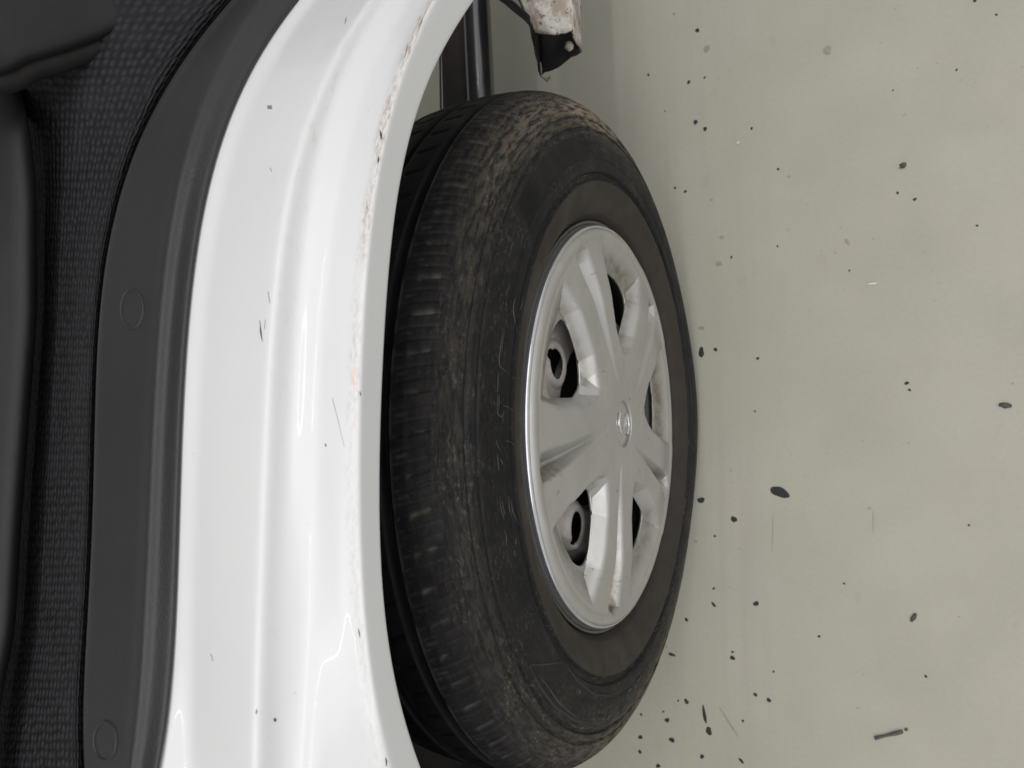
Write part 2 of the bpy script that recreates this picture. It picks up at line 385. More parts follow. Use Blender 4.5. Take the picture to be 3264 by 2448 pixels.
# --- dark plastic trim beside the jamb
def rail2(a, b):
    return np.array(zz(0, 0, .6028, a)+zz(0, 1000, .8728, b))
T1 = rail_fn(rail2([(1420,-60),(1290,80),(1200,230),(1080,530),(960,900),(880,1250),(840,1659)], [(580,0),(555,500),(530,900),(510,1300),(470,1659)]))
T2 = rail_fn(rail2([(1260,-60),(1150,100),(1000,290),(860,480),(700,780),(620,1050),(570,1400),(530,1659)], [(355,100),(340,500),(325,900),(312,1300),(305,1659)]))
t_edge = rail3(RAILS['R7']-1, -.0745, .0035)
stack = [t_edge+np.array([-.012, 0, -.006]), t_edge+np.array([-.001, 0, -.0028]), t_edge, rail3(T1+34, -.0825, .0002), rail3(T1+6, -.0855, .0024), rail3(T1*.86+T2*.14-4, -.0925, .0), rail3(T2+26, -.118, 0), rail3(T2, -.1225, -.001), rail3(T2+10, -.130, -.02)]
Gt, st_, vt = loft(stack, 120, 2.6, 4.0)
me = mesh_np('trim_panel', Gt.reshape(-1, 3), oriented(Gt.reshape(-1, 3), grid_faces(*Gt.shape[:2])))
trim = part(tag(link('trim_panel', me, M['trim']), 'charcoal plastic trim strip along the inner edge of the jamb'))
sol = trim.modifiers.new('thickness', 'SOLIDIFY'); sol.thickness = .0015; sol.offset = -1
trim_tree = BVHTree.FromPolygons([tuple(p) for p in Gt.reshape(-1, 3)], [tuple(f) for f in grid_faces(*Gt.shape[:2])])
for cx, cy in ((421, 985), (335, 2362)):       # round covers of the clips
    pts = []
    for a in np.linspace(0, 2*np.pi, 33):
        h, nr = cast(trim_tree, cx+36*math.cos(a), cy+62*math.sin(a))
        if h is None: continue
        pts.append(np.array(h)+np.array(nr)*.0000)
    if len(pts) > 20:
        part(tube_mesh('clip_cap', np.array(pts), .0007, M['trim'], None, 6), trim, Matrix())

# --- the rear seat
seat = part(empty('rear_seat', (-.20, 0, .60)), car)
bpy.context.view_layer.update()
SEATINV = (Matrix.Translation((-.20, 0, .60))).inverted()
LB = np.interp(ZROW, [-420, 100, 290, 362, 603, 1000, 1349, 1698, 2004, 2178, 2500, 2900], [20, 40, 62, 84, 112, 114, 87, 61, 44, 9, -40, -100])
LB = smooth1(LB, 3.0)
CR = T2*.78+LB*.22
stack = [rail3(T2+14, -.128, -.03), rail3(T2-6, -.130, -.012), rail3(T2*.8+CR*.2, -.134, -.003), rail3(CR, -.150, .0), rail3(CR*.55+LB*.45+10, -.165, -.022), rail3(LB+14, -.186, -.060), rail3(LB-40, -.21, -.10)]
Gs, ss, vs = loft(stack, 90, 4.5, 3.0)
ns, ms, _ = Gs.shape
me = mesh_np('seat_bolster', Gs.reshape(-1, 3), oriented(Gs.reshape(-1, 3), grid_faces(ns, ms)))
attr(me, 'pol', np.stack([np.repeat((np.linspace(0, 1, ns)*.85)[:, None], ms, 1), np.repeat(vs[None], ns, 0), np.zeros((ns, ms))], -1), 'FLOAT_VECTOR')
part(tag(link('seat_bolster', me, M['fabric']), 'dark woven fabric side of the seat'), seat, SEATINV)
LBc = LB.copy()
rows = ZROW > 262
def lrail(px, x, near):
    return rail3(px, x, near)[rows]
yy = ZROW[rows]; rr_ = sstep((yy-262)/160)
near_l = -.05*(1-rr_)
nl = np.zeros_like(ZROW); nl[rows] = near_l
stack = [lrail(LB+6, -.205, -.035+nl), lrail(LB-2, -.19, -.006+nl), lrail(LB-16, -.193, .004+nl), lrail(LB-90, -.21, .010+nl), lrail(LB-260, -.27, .02+nl), lrail(LB-700, -.45, .02+nl)]
Gl, _, _ = loft(stack, 70, 1.6, 2.0)
me = mesh_np('seat_cushion', Gl.reshape(-1, 3), oriented(Gl.reshape(-1, 3), grid_faces(*Gl.shape[:2])))
part(tag(link('seat_cushion', me, M['vinyl']), 'smooth dark grey seat side above the woven fabric'), seat, SEATINV)
cur = np.array([(-600, 330), (-250, 262), (-120, 240), (0, 232), (40, 220), (78, 193), (140, 176), (211, 155), (300, 124), (362, 98), (420, 66), (464, 30), (520, -60), (600, -230)], float)
tt = np.linspace(0, 1, len(cur)); t2 = np.linspace(0, 1, 120)
cur = smooth1(np.stack([np.interp(t2, tt, cur[:, 0]), np.interp(t2, tt, cur[:, 1])], -1), 3.0)
def crail(off, x, near): return np.array([on_x(a+off[0], b+off[1], x, near) for a, b in cur])
stack = [crail((8, 12), -.176, -.010), crail((2, 3), -.174, .002), crail((-8, -16), -.176, .005), crail((-20, -44), -.180, .004), crail((-60, -140), -.19, .004), crail((-200, -420), -.23, -.01), crail((-300, -800), -.30, -.03)]
Gu, _, _ = loft(stack, 60, 1.3, 1.0)
me = mesh_np('seat_back', Gu.reshape(-1, 3), oriented(Gu.reshape(-1, 3), grid_faces(*Gu.shape[:2])))
part(tube_mesh('seat_gap_shade', crail((16, 28), -.176, -.012), .0062, M['black'], None, 10), seat, SEATINV)  # black tube stands in for the shade inside the gap
part(tag(link('seat_back', me, M['cave']), 'dark seat edge with a curved seam gap'), seat, SEATINV)

# --- wheel arch liner behind the lip, and out-of-frame shapes added for their shade
a = np.radians(np.linspace(72, 189, 60)); rl = .345
xs_ = np.array([-.022, -.05, -.12, -.19, -.20, -.20]); dr = np.array([0, .004, .004, 0, -.03, -.14])
V = np.array([[(x, -.012+(rl+d)*math.cos(t), .281+(rl+d)*math.sin(t)*.99) for x, d in zip(xs_, dr)] for t in a])
me = mesh_np('wheel_arch_liner', V.reshape(-1, 3), grid_faces(60, 6))
ln = part(tag(link('wheel_arch_liner', me, M['black']), 'black inner wheel arch behind the tyre'))
sol = ln.modifiers.new('thickness', 'SOLIDIFY'); sol.thickness = .0015
def box(name, lo, hi, mat, parent=None, inv=None, bev=.004):
    x0, y0, z0 = lo; x1, y1, z1 = hi
    V = [(x0, y0, z0), (x1, y0, z0), (x1, y1, z0), (x0, y1, z0), (x0, y0, z1), (x1, y0, z1), (x1, y1, z1), (x0, y1, z1)]
    F = [(0, 3, 2, 1), (4, 5, 6, 7), (0, 1, 5, 4), (1, 2, 6, 5), (2, 3, 7, 6), (3, 0, 4, 7)]
    o = link(name, mesh_np(name, V, F), mat, None, False)
    b = o.modifiers.new('bevel', 'BEVEL'); b.width = bev; b.segments = 3
    return part(o, parent, inv)
V = []
for y_ in np.linspace(-1.6, 3.4, 12):
    for x_ in np.linspace(-1.40, -.10, 24):
        V.append((x_, y_, 1.46-.13*((x_+.74)/.61)**4-.02*((y_-.2)/1.4)**2))
rf = part(link('shade_roof', mesh_np('shade_roof', V, grid_faces(12, 24)), M['body'])); rf.modifiers.new('thickness', 'SOLIDIFY').thickness = .03  # out-of-frame roof, added to shade the floor, trim and jamb
box('shade_block', (-1.15, -.8, .40), (-.42, 1.2, .60), M['black'])  # unseen block, added to help shade the floor and interior

# --- trailing arm and bar under the car, seen ahead of the tyre
p0 = on_x(1532, 250, -.155); 
part(tag(tube_mesh('trailing_arm', [(p0[0]-.012*(t-.3), t, p0[2]+.01*(t-.3)) for t in np.linspace(.0, .85, 20)], .0147, M['arm'], None, 24), 'black round trailing arm of the rear axle'))
p1 = on_x(1452, 250, -.19)
box('axle_bar', (p1[0]-.016, .04, p1[2]-.012), (p1[0]+.016, .85, p1[2]+.002), M['rustbar'], bev=.002)
p2 = on_x(1408, 250, -.208)
part(tube_mesh('brake_pipe', [(p2[0], t, p2[2]+.004*math.sin(t*9)) for t in np.linspace(.05, .85, 24)], .0032, M['arm'], None, 10))

# --- cut end of the rusty sill ahead of the wheel
def S6(x, y): return (1300+x*.31646, y*.31646)
def s6(x, y, z): return on_z(*S6(x, y), z)
def plate(name, quads, mat, parent, th=.0014):
    V = []; F = []
    for qd in quads:
        i = len(V); V += [tuple(p) for p in qd]; F.append((i, i+1, i+2, i+3))
    o = link(name, mesh_np(name, V, F), mat, None, False)
    so = o.modifiers.new('thickness', 'SOLIDIFY'); so.thickness = th; so.offset = 0
    return part(o, parent, SILLINV)
sl0 = s6(1480, 330, .25)
sill = part(tag(empty('sill', sl0), 'rusty open end of the white painted sill'), car)
SILLINV = Matrix.Translation(sl0).inverted()
zt, zb_ = .275, .205
fw = np.array([0, .30, 0])
A0, A1, A2 = s6(1285, 325, zt), s6(1450, 352, zt+.002), s6(1652, 318, zt-.004)
B0, B1 = s6(1335, 770, zb_), s6(1742, 520, zb_+.004)
E1 = s6(1742, 505, zt-.05)
L0 = s6(930, 0, zt+.012)
def strip(name, P, Q, nseg, mat, jit=.0006):
    P = np.asarray(P); Q = np.asarray(Q); V = []
    k = len(P); tp = np.linspace(0, 1, nseg)
    ip = np.stack([np.interp(tp, np.linspace(0, 1, k), P[:, c]) for c in range(3)], -1)
    iq = np.stack([np.interp(tp, np.linspace(0, 1, len(Q)), Q[:, c]) for c in range(3)], -1)
    R_ = np.stack([ip*(1-t)+iq*t for t in np.linspace(0, 1, 14)], 1)
    R_ = R_+rng.normal(0, jit, R_.shape)
    o = link(name, mesh_np(name, R_.reshape(-1, 3), grid_faces(nseg, 14)), mat, None, True)
    so = o.modifiers.new('thickness', 'SOLIDIFY'); so.thickness = .0016; so.offset = 0
    return part(o, sill, SILLINV)
F0 = s6(900, -40, zt+.02); F2 = s6(1640, -40, zt-.004)
strip('sill_top', [A0, A1, A2], [F0+np.array([0, .05, .01]), s6(1250, -120, zt+.01), F2+np.array([0, .05, 0])], 16, M['rust'])
strip('sill_flange', [A2, E1], [F2+np.array([0, .05, 0]), s6(1700, -120, zt-.05)], 8, M['rust'])
strip('sill_bottom', [B0, B1], [B0+np.array([0, .28, 0]), B1+np.array([0, .28, 0])], 10, M['black'])
strip('sill_inner_wall', [A0, s6(1290, 500, .25), B0], [F0+np.array([-.003, .05, .006]), F0+np.array([-.004, .1, -.02]), B0+np.array([0, .28, 0])], 8, M['black'])
strip('sill_outer_wall', [E1, B1], [s6(1700, -120, zt-.05), B1+np.array([0, .28, 0])], 6, M['rust'])
strip('arch_flange', [s6(885, -30, zt+.03), s6(1190, 215, zt+.004), s6(1278, 325, zt)], [s6(1010, -30, zt+.026), s6(1250, 180, zt+.004), s6(1300, 312, zt+.001)], 14, M['black'], .0002)
tp_ = s6(1345, 760, zb_)
part(tube_mesh('flange_tip', [tp_+np.array([0, .012, .004]), tp_, tp_+np.array([.006, -.006, -.001]), tp_+np.array([.010, -.003, 0])], .0018, M['rust'], None, 8), sill, SILLINV)
tb = s6(1625, 470, zt-.035)
part(tube_mesh('weld_tab', [tb+np.array([0, .004, 0]), tb, tb+np.array([.001, -.003, -.002])], [.003, .0048, .0025], M['rust'], None, 12), sill, SILLINV)

# ------------------------------------------------------------------ the wheel
R = .281; RTY = .285
wheel = part(tag(empty('wheel', (0, 0, R)), 'dusty black tyre with a five-spoke silver wheel cover'), car)
WINV = Matrix.Translation((0, 0, R)).inverted()
prof = np.array([(-.012, .160), (-.009, .168), (-.0095, .1765), (-.0065, .1790), (-.0028, .1815), (.001, .1865), (.004, .194), (.0062, .202), (.0068, .2065),
   (.0040, .2085), (.0034, .2125), (.0068, .2142), (.0072, .2160), (.0070, .2215), (.0060, .2232), (.0058, .2242), (.0060, .230), (.0052, .238), (.0036, .2455),
   (.0014, .2466), (.0010, .2484), (.0030, .2494), (.0012, .2540), (-.0012, .2550), (-.0016, .2564), (-.0002, .2574), (-.0028, .2625), (-.0075, .2695), (-.0125, .2745), (-.018, .2785), (-.025, .2818), (-.0335, .2838),
   (-.0342, .2825), (-.0352, .2775), (-.0395, .2775), (-.0405, .2828), (-.0415, .2846), (-.052, .2852), (-.0605, .2854), (-.0615, .2840), (-.0622, .2775), (-.0668, .2775), (-.0675, .2840), (-.0685, .2854), (-.078, .2850), (-.0875, .2844), (-.0885, .2830), (-.0895, .2775), (-.0935, .2775), (-.0945, .2825), (-.0955, .2838),
   (-.104, .2815), (-.112, .277), (-.120, .269), (-.126, .259), (-.131, .246), (-.134, .230), (-.134, .214), (-.130, .196), (-.124, .180), (-.118, .168), (-.116, .160)])
L = np.concatenate([[0], np.cumsum(np.linalg.norm(np.diff(prof, axis=0), axis=1))])
sv = np.unique(np.concatenate([np.arange(0, L[45], .0011), np.arange(L[45], L[-1], .004), L]))
PX = np.interp(sv, L, prof[:, 0]); PR = np.interp(sv, L, prof[:, 1])
PX = smooth1(PX, .8); PR = smooth1(PR, .8)
NTH = 2160; th = np.arange(NTH)*2*np.pi/NTH
TH, SX = np.meshgrid(th, PX, indexing='ij'); _, SR = np.meshgrid(th, PR, indexing='ij'); _, SV = np.meshgrid(th, sv, indexing='ij')
dR = np.zeros_like(SR); dX = np.zeros_like(SR); slot = np.zeros_like(SR)
NP = 76                                         # shoulder slots
ph = (TH*NP/(2*np.pi)+(SX+.02)*14) % 1.0-.5
arc = ph*2*np.pi*SR/NP
def win(x, a, b, e=.0012): return sstep((x-a)/e)*sstep((b-x)/e)
slot_amp = rng.uniform(.4, 1, NP)[np.floor((TH*NP/(2*np.pi)+(SX+.02)*14) % NP).astype(int) % NP]
w_ = np.exp(-.5*(arc/.0011)**2)*win(SX, -.0255, -.012, .003)*(SR > .26)
dR -= .0011*w_; slot += w_*.9*slot_amp
ph2 = (TH*NP/(2*np.pi)+.5+(SX+.02)*10) % 1.0-.5; arc2 = ph2*2*np.pi*SR/NP
w2 = np.exp(-.5*(arc2/.0008)**2)*win(SX, -.031, -.0215, .003)*(SR > .27); slot += w2*.28; dR -= .0005*w2
ph5 = (TH*NP*3/(2*np.pi)+(SX+.02)*30) % 1.0-.5; arc5 = ph5*2*np.pi*SR/(NP*3)      # fine sipes between the slots
w5 = np.exp(-.5*(arc5/.0006)**2)*win(SX, -.0320, -.0085, .003)*(SR > .255); dR -= .0012*w5; slot += w5*.16
w3 = np.exp(-.5*(arc/.0011)**2)*win(SX, -.058, -.043, .002)*(SR > .281); dR -= .0015*w3
w4 = np.exp(-.5*(arc2/.0011)**2)*win(SX, -.086, -.070, .002)*(SR > .281); dR -= .0015*w4
slot += .8*(np.exp(-.5*((SX+.0340)/.0010)**2)+np.exp(-.5*((SX+.0615)/.001)**2))*(SR > .279)
# raised and sunken fields of the sidewall
DEG = np.degrees(TH)
def adiff(c): return (DEG-c+180) % 360-180
field = win(adiff(176), -26, 16, 1.0)*win(SR, .2250, .2450, .0012)*(SX > -.03)
dX += .0009*field
sub = win(adiff(172), -.25, .25, .15)*field; dX -= .0012*sub
smooth_field = win(adiff(38), -24, 14, 2.)*win(SR, .2225, .2440+.0*SR, .002)*(SX > -.03); dX -= .0006*smooth_field
field3 = win(adiff(352), -30, 22, 1.)*win(SR, .2235, .2475, .0015)*(SX > -.03); dX += .0008*field3
lump = sum(np.sin(TH*k+a)*SR*0 for k, a in ((3, 1),))
gx = SX+dX; gr_ = SR+dR
Y = gr_*np.cos(TH); Z = R+gr_*np.sin(TH)
# load: flatten on the floor, swell the sidewall just above it
floorz = .0006
over = np.clip(floorz-Z, 0, None); Z = np.maximum(Z, floorz)
swell = np.exp(-.5*((adiff(270))/17)**2)*np.exp(-.5*((SR-.250)/.022)**2)
gx = gx+np.where(SX > -.06, 1, -1)*.0045*swell
V = np.stack([gx, Y, Z], -1)
me = mesh_np('tyre', V.reshape(-1, 3), grid_faces(NTH, len(sv), wrap_n=True)[:, ::-1])
attr(me, 'pol', np.stack([TH*.28, SV, 0*SV], -1), 'FLOAT_VECTOR')
band = win(SR, .150, .2068, .001)*(SX > -.03)
ring = win(SR, .2138, .2228, .001)*(SX > -.03)
lown = .5-.5*np.sin(TH)                         # road dirt gathers on the lower half
rear = np.exp(-.5*(adiff(195)/42)**2); front = np.exp(-.5*(adiff(8)/26)**2)
side = sstep((SX+.016)/.010)
ddirt = side*(.26+.52*rear+.35*front+.12*lown)*(1-.0*band)*(1-.75*smooth_field)*(1-.25*ring)
ddirt = np.clip(ddirt+.10*(SX <= -.02)*rear, 0, 1.1)
mud = np.exp(-.5*(adiff(3)/9)**2)*np.exp(-.5*((SR-.262)/.009)**2)*(SX > -.03)*1.2+np.exp(-.5*(adiff(205)/26)**2)*np.exp(-.5*((SR-.262)/.016)**2)*(SX > -.03)*.75+np.exp(-.5*(adiff(28)/16)**2)*np.exp(-.5*((SR-.266)/.010)**2)*.35*(SX > -.03)
shl = np.exp(-.5*((SR-.262)/.010)**2)*(SX > -.03)*.16
attr(me, 'dirt', np.clip(ddirt+shl, 0, 1)); attr(me, 'band', band*.95); attr(me, 'mud', np.clip(mud+.5*shl, 0, 1)); attr(me, 'slot', np.clip(slot, 0, 1))
tyre = part(tag(link('tyre', me, M['tyre']), 'dusty black tyre'), wheel, WINV)
k_ = np.where(PX > -.06)[0]
sub_t = np.arange(0, NTH, 4); VV = V[sub_t][:, k_]
tyre_tree = BVHTree.FromPolygons([tuple(p) for p in VV.reshape(-1, 3)], [tuple(f) for f in grid_faces(len(sub_t), len(k_), wrap_n=True)])

# worn raised lettering outlines on the sidewall
def letter(name, pts, rad=.00046, mat='edge'):
    P = np.array(pts, float); t = np.linspace(0, 1, len(P)); d = np.linspace(0, 1, max(10, len(P)*6))
    P = smooth1(np.stack([np.interp(d, t, P[:, 0]), np.interp(d, t, P[:, 1])], -1), 1.0)
    C = [cast(tyre_tree, *p)[0] for p in P]
    C = np.array([tuple(c) for c in C if c is not None])
    if len(C) > 4:
        rad = rad*np.sin(np.linspace(.25, np.pi-.25, len(C)))
        part(tube_mesh(name, C, rad, M[mat], None, 6), wheel, WINV)
def Q1(*p): return zz(1500, 800, .27126, p)
def Q2(*p): return zz(1500, 1250, .30139, p)
for pts in (Q1((470, 380), (440, 450), (418, 540)), Q1((412, 600), (425, 660)), Q1((535, 520), (505, 620), (500, 720), (525, 870), (560, 960)), Q1((620, 530), (600, 640), (575, 700)),
            Q1((385, 900), (365, 1020), (345, 1180), (332, 1290), (345, 1362), (420, 1420), (540, 1520)), Q1((400, 930), (375, 1060), (362, 1200)), Q1((325, 1420), (316, 1659)),
            Q2((282, 20), (282, 150), (285, 230), (320, 265), (350, 240), (352, 190)), Q2((300, 20), (298, 180)), Q2((345, 140), (400, 160), (450, 205)), Q2((270, 500), (285, 570), (315, 610)),
            Q2((285, 640), (288, 740), (298, 840)), Q2((315, 700), (345, 770)), Q2((365, 515), (410, 520), (470, 560)), Q2((310, 1140), (320, 1240), (355, 1345)), Q2((332, 1140), (345, 1230), (368, 1300)),
            Q2((402, 1100), (410, 1240), (442, 1345)), Q2((425, 1130), (440, 1260), (510, 1410)), Q2((355, 1450), (378, 1540), (372, 1630)), Q2((480, 1540), (478, 1620))):
    letter('sidewall_lettering', pts)
def QB(*p): return zz(1650, 2050, .229, p)
for pts, rd, mt in ((QB((160, 300), (330, 295), (640, 262)), .0009, 'black'), (QB((160, 310), (290, 580), (500, 870), (770, 1060), (1050, 1180), (1300, 1150)), .0012, 'black'),
                    (QB((640, 262), (820, 520), (1060, 720), (1440, 740)), .0010, 'black'), (QB((285, 440), (420, 600), (560, 820), (830, 1060), (1050, 1150)), .0006, 'edge'),
                    (QB((835, 600), (815, 680), (800, 770)), .0006, 'black'), (QB((870, 640), (850, 720)), .0006, 'edge')):
    letter('sidewall_border', pts, rd, mt)

# --- wheel cover as a moulded surface with real openings
R_IN, R_OUT, SIDE_W, DEP = .0745, .1345, .0075, .0120
rr = np.unique(np.concatenate([np.linspace(.0205, R_IN, 60), R_IN+(R_OUT-R_IN)*.5*(1-np.cos(np.pi*np.linspace(0, 1, 90))), np.linspace(R_OUT, .1695, 60)])); nr = len(rr)
def spoke_w(r): return np.interp(r, [.02, .060, .070, .085, .127, .150, .163, .17], [.040, .0325, .0290, .0275, .0345, .0430, .0500, .054])
cut = np.degrees(np.arcsin(np.clip((spoke_w(rr)+SIDE_W*.95)/rr, 0, .56)))           # where each opening's edge runs
uu = np.clip((rr-R_IN)/(R_OUT-R_IN), 0, 1)
cut = 36-(36-cut)*np.where((rr >= R_IN) & (rr <= R_OUT), np.maximum(1-np.abs(2*uu-1)**5, .01)**.5, 1)
cut = np.where((rr >= R_IN) & (rr <= R_OUT), cut, np.interp(rr, [.0205, .05, R_IN, R_OUT, 0.150, .1695], [28, 31, cut[np.argmin(abs(rr-R_IN))], cut[np.argmin(abs(rr-R_OUT))], 31, 29]))
K1, K2 = 90, 26
c_ = np.linspace(0, 1, K1, endpoint=False)[None]*cut[:, None]; g_ = cut[:, None]+np.linspace(0, 1, K2+1)[None]*(36-cut[:, None])
half = np.concatenate([c_, g_], 1)                                               # 0..36 degrees
sect = np.concatenate([-half[:, ::-1], half[:, 1:]], 1)[:, :-1]
ncol = sect.shape[1]
TT = np.radians(np.concatenate([sect+26+72*k for k in range(5)], 1)); nt = TT.shape[1]
RR = np.repeat(rr[:, None], nt, 1)
col_gap = np.tile((np.arange(ncol) < K2) | (np.arange(ncol) >= ncol-K2), 5)      # quads that lie in a gap
phi = (np.degrees(TT)-26+36) % 72-36            # angle from the middle of the nearest spoke
sl = RR*np.sin(np.radians(phi))                 # distance across the spoke
wsp = spoke_w(RR)
e = np.abs(sl)-wsp
def soft(x): return np.where(x < 0, 0, np.where(x > 1, 1, x))
d_side = DEP*soft((e)/SIDE_W); d_in = DEP*soft((RR-.060)/.014); d_out = DEP*soft((.157-RR)/.0225)
depth = np.minimum(np.minimum(d_side, d_in), d_out)
# spoke groove: a long tapering valley, gentle on one flank, steep on the other
gw = np.interp(RR, [.034, .040, .062, .10, .14, .157, .163], [.0002, .0035, .0050, .0085, .0125, .0140, .0002])
gc = -.002+.05*(RR-.10)
x_ = (sl-gc)/np.maximum(gw, 1e-5)
gdep = np.interp(RR, [.034, .042, .060, .085, .12, .146, .164], [0, .0011, .0020, .0058, .0120, .0155, 0])
gv = np.where((x_ > -1) & (x_ < 1), np.where(x_ < .35, (x_+1)/1.35, (1-x_)/.65), 0)
groove = gdep*np.clip(gv*1.35, 0, 1)
dome = .0058*sstep((.168-RR)/.06)+.0022*sstep((.062-RR)/.012)*0
hubstep = 0*RR
arm_round = -.0006*np.clip((np.abs(sl)-wsp+.010)/.010, 0, 1)**2
lip = np.where(RR > .160, .0012*np.sin(np.clip((RR-.160)/.0095, 0, 1)*np.pi), 0)
HX = -.002+dome+hubstep-depth-groove+arm_round+lip-.0030*sstep((RR-.1655)/.004)
HXs = HX; P_ = np.concatenate([HXs[:, -12:], HXs, HXs[:, :12]], 1); HXs = smooth1(P_, .9, 1)[:, 12:-12]
V = np.stack([HXs, RR*np.cos(TT), R+RR*np.sin(TT)], -1)
F = grid_faces(nr, nt, wrap_m=True)
qi, qj = np.meshgrid(np.arange(nr-1), np.arange(nt), indexing='ij')
rm = .5*(rr[:-1]+rr[1:])
opening = ((rm > R_IN) & (rm < R_OUT))[:, None] & col_gap[None]
F = F[~opening.reshape(-1)]
used = np.zeros(nr*nt, bool); used[F.ravel()] = True; idx = np.cumsum(used)-1
me = mesh_np('wheel_cover', V.reshape(-1, 3)[used], idx[F])
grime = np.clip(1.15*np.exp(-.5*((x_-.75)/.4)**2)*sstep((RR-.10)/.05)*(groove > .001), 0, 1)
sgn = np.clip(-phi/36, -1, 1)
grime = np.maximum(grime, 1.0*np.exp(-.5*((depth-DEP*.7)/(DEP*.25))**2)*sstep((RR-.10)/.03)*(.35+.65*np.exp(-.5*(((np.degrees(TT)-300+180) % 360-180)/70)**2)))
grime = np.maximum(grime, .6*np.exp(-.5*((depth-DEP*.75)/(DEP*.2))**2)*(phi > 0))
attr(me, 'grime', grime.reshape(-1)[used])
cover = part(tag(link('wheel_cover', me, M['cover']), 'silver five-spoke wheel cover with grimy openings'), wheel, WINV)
sol = cover.modifiers.new('thickness', 'SOLIDIFY'); sol.thickness = .0024; sol.offset = -1
def lathe(name, pr, mat, parent, inv, nseg=256, loc=(0, 0, R)):
    pr = np.array(pr); t = np.arange(nseg)*2*np.pi/nseg
    V = np.stack([np.repeat(pr[None, :, 0]+loc[0], nseg, 0), loc[1]+pr[None, :, 1]*np.cos(t)[:, None], loc[2]+pr[None, :, 1]*np.sin(t)[:, None]], -1)
    return part(link(name, mesh_np(name, V.reshape(-1, 3), grid_faces(nseg, len(pr), wrap_n=True)[:, ::-1]), mat), parent, inv)
tag(lathe('cover_edge', [(-.010, .1662), (-.004, .1672), (-.0022, .1682), (-.0012, .1697), (-.0016, .1712), (-.0035, .1722), (-.009, .1726), (-.018, .1724)], M['chrome'], wheel, WINV), 'bright rolled edge of the wheel cover')
# rim and steel wheel behind
lathe('rim', [(-.016, .150), (-.0155, .163), (-.012, .169), (-.0075, .1735), (-.0065, .1755), (-.009, .1765), (-.014, .1745), (-.03, .168), (-.06, .16), (-.10, .165), (-.118, .175)], M['arm'], wheel, WINV)
nr2, nt2 = 90, 1440
r2 = np.linspace(.074, .1175, nr2); R2, T2_ = np.meshgrid(r2, np.arange(nt2)*2*np.pi/nt2, indexing='ij')
q = (np.degrees(T2_)-57+22.5) % 45-22.5
hl = (((R2-.097)/.0145)**2+((R2*np.radians(q))/.0135)**2) < 1
x2 = np.interp(R2, [.03, .062, .070, .078, .11, .122, .140, .152], [-.050, -.050, -.040, -.024, -.024, -.040, -.040, -.022])
x2 = x2+.003*np.exp(-.5*((np.sqrt(((R2-.097)/.0145)**2+((R2*np.radians(q))/.0135)**2)-1.1)/.15)**2)
V = np.stack([x2, R2*np.cos(T2_), R+R2*np.sin(T2_)], -1); F = grid_faces(nr2, nt2, wrap_m=True)
F = F[~(hl.reshape(-1)[F].sum(1) >= 3)]
used = np.zeros(nr2*nt2, bool); used[F.ravel()] = True; idx = np.cumsum(used)-1
part(tag(link('steel_wheel', mesh_np('steel_wheel', V.reshape(-1, 3)[used], idx[F]), M['steel']), 'dusty steel wheel disc behind the cover openings'), wheel, WINV).modifiers.new('thickness', 'SOLIDIFY').thickness = .003
lathe('brake_drum', [(-.052, .0005), (-.052, .09), (-.054, .098), (-.060, .100), (-.11, .102), (-.11, .0005)], M['black'], wheel, WINV, 128)
lathe('hub_back', [(-.112, .0005), (-.112, .165), (-.116, .165)], M['black'], wheel, WINV, 128)
# emblem cap
em = lathe('emblem', [(.0020, .0243), (.0028, .0240), (.0040, .0228), (.0044, .0216), (.0038, .0206), (.0034, .0196), (.0044, .016), (.0056, .010), (.0062, .004), (.0063, .0003)], M['emblem'], wheel, WINV, 128)
tag(em, 'round raised emblem cap in the middle of the wheel cover')
def emb(pts, rad):
    # a slanting raised S of the emblem, given in (forward, up) millimetres from the hub
    P = np.array(pts)/1000.; d = np.linspace(0, 1, 50); t = np.linspace(0, 1, len(P))
    P = smooth1(np.stack([np.interp(d, t, P[:, 0]), np.interp(d, t, P[:, 1])], -1), 1.0)
    C = np.stack([.0064-.9*(P[:, 0]**2+P[:, 1]**2)*2.2, P[:, 0], R+P[:, 1]], -1)
    part(tube_mesh('emblem_bar', C, .0013, M['emblem'], None, 8), wheel, WINV)
emb([(10, 9), (2, 13), (-8, 8), (-3, 1), (4, -4), (9, -9), (-1, -13), (-10, -8)], .0013)

# ------------------------------------------------------------------ marks and bits on the floor
def blob(name, cx, cy, a, b, ang, mat, h=.00028, parent=floor, jag=.22, nseg=14):
    c = on_z(cx, cy, 0.0)
    sc = (np.linalg.norm(c-CAM))/FPX
    ca, sa = math.cos(ang), math.sin(ang)
    ex = np.array([RT[0], RT[1], 0]); ex /= np.linalg.norm(ex); ey = np.array([UP[0], UP[1], 0]); ey /= np.linalg.norm(ey)
    V = [(c[0], c[1], h)]; inner = []; outer = []
    k = rng.uniform(0, 6.28, 3)
    for i in range(nseg):
        t = i*2*math.pi/nseg
        w = 1+jag*(.6*math.sin(2*t+k[0])+.4*math.sin(3*t+k[1])+.3*math.sin(5*t+k[2]))
        px = a*w*math.cos(t); py = b*w*math.sin(t)
        qx = px*ca-py*sa; qy = -(px*sa+py*ca)
        p = c+(ex*qx+ey*qy)*sc
        inner.append((c[0]+(p[0]-c[0])*.8, c[1]+(p[1]-c[1])*.8, h*.85)); outer.append((p[0], p[1], .0002))
    V += inner+outer; F3 = [(0, 1+i, 1+(i+1) % nseg) for i in range(nseg)]
    F4 = [(1+i, 1+nseg+i, 1+nseg+(i+1) % nseg, 1+(i+1) % nseg) for i in range(nseg)]
    me = bpy.data.meshes.new(name); me.from_pydata([tuple(x) for x in V], [], F3+F4); me.update()
    return link(name, me, mat, parent)
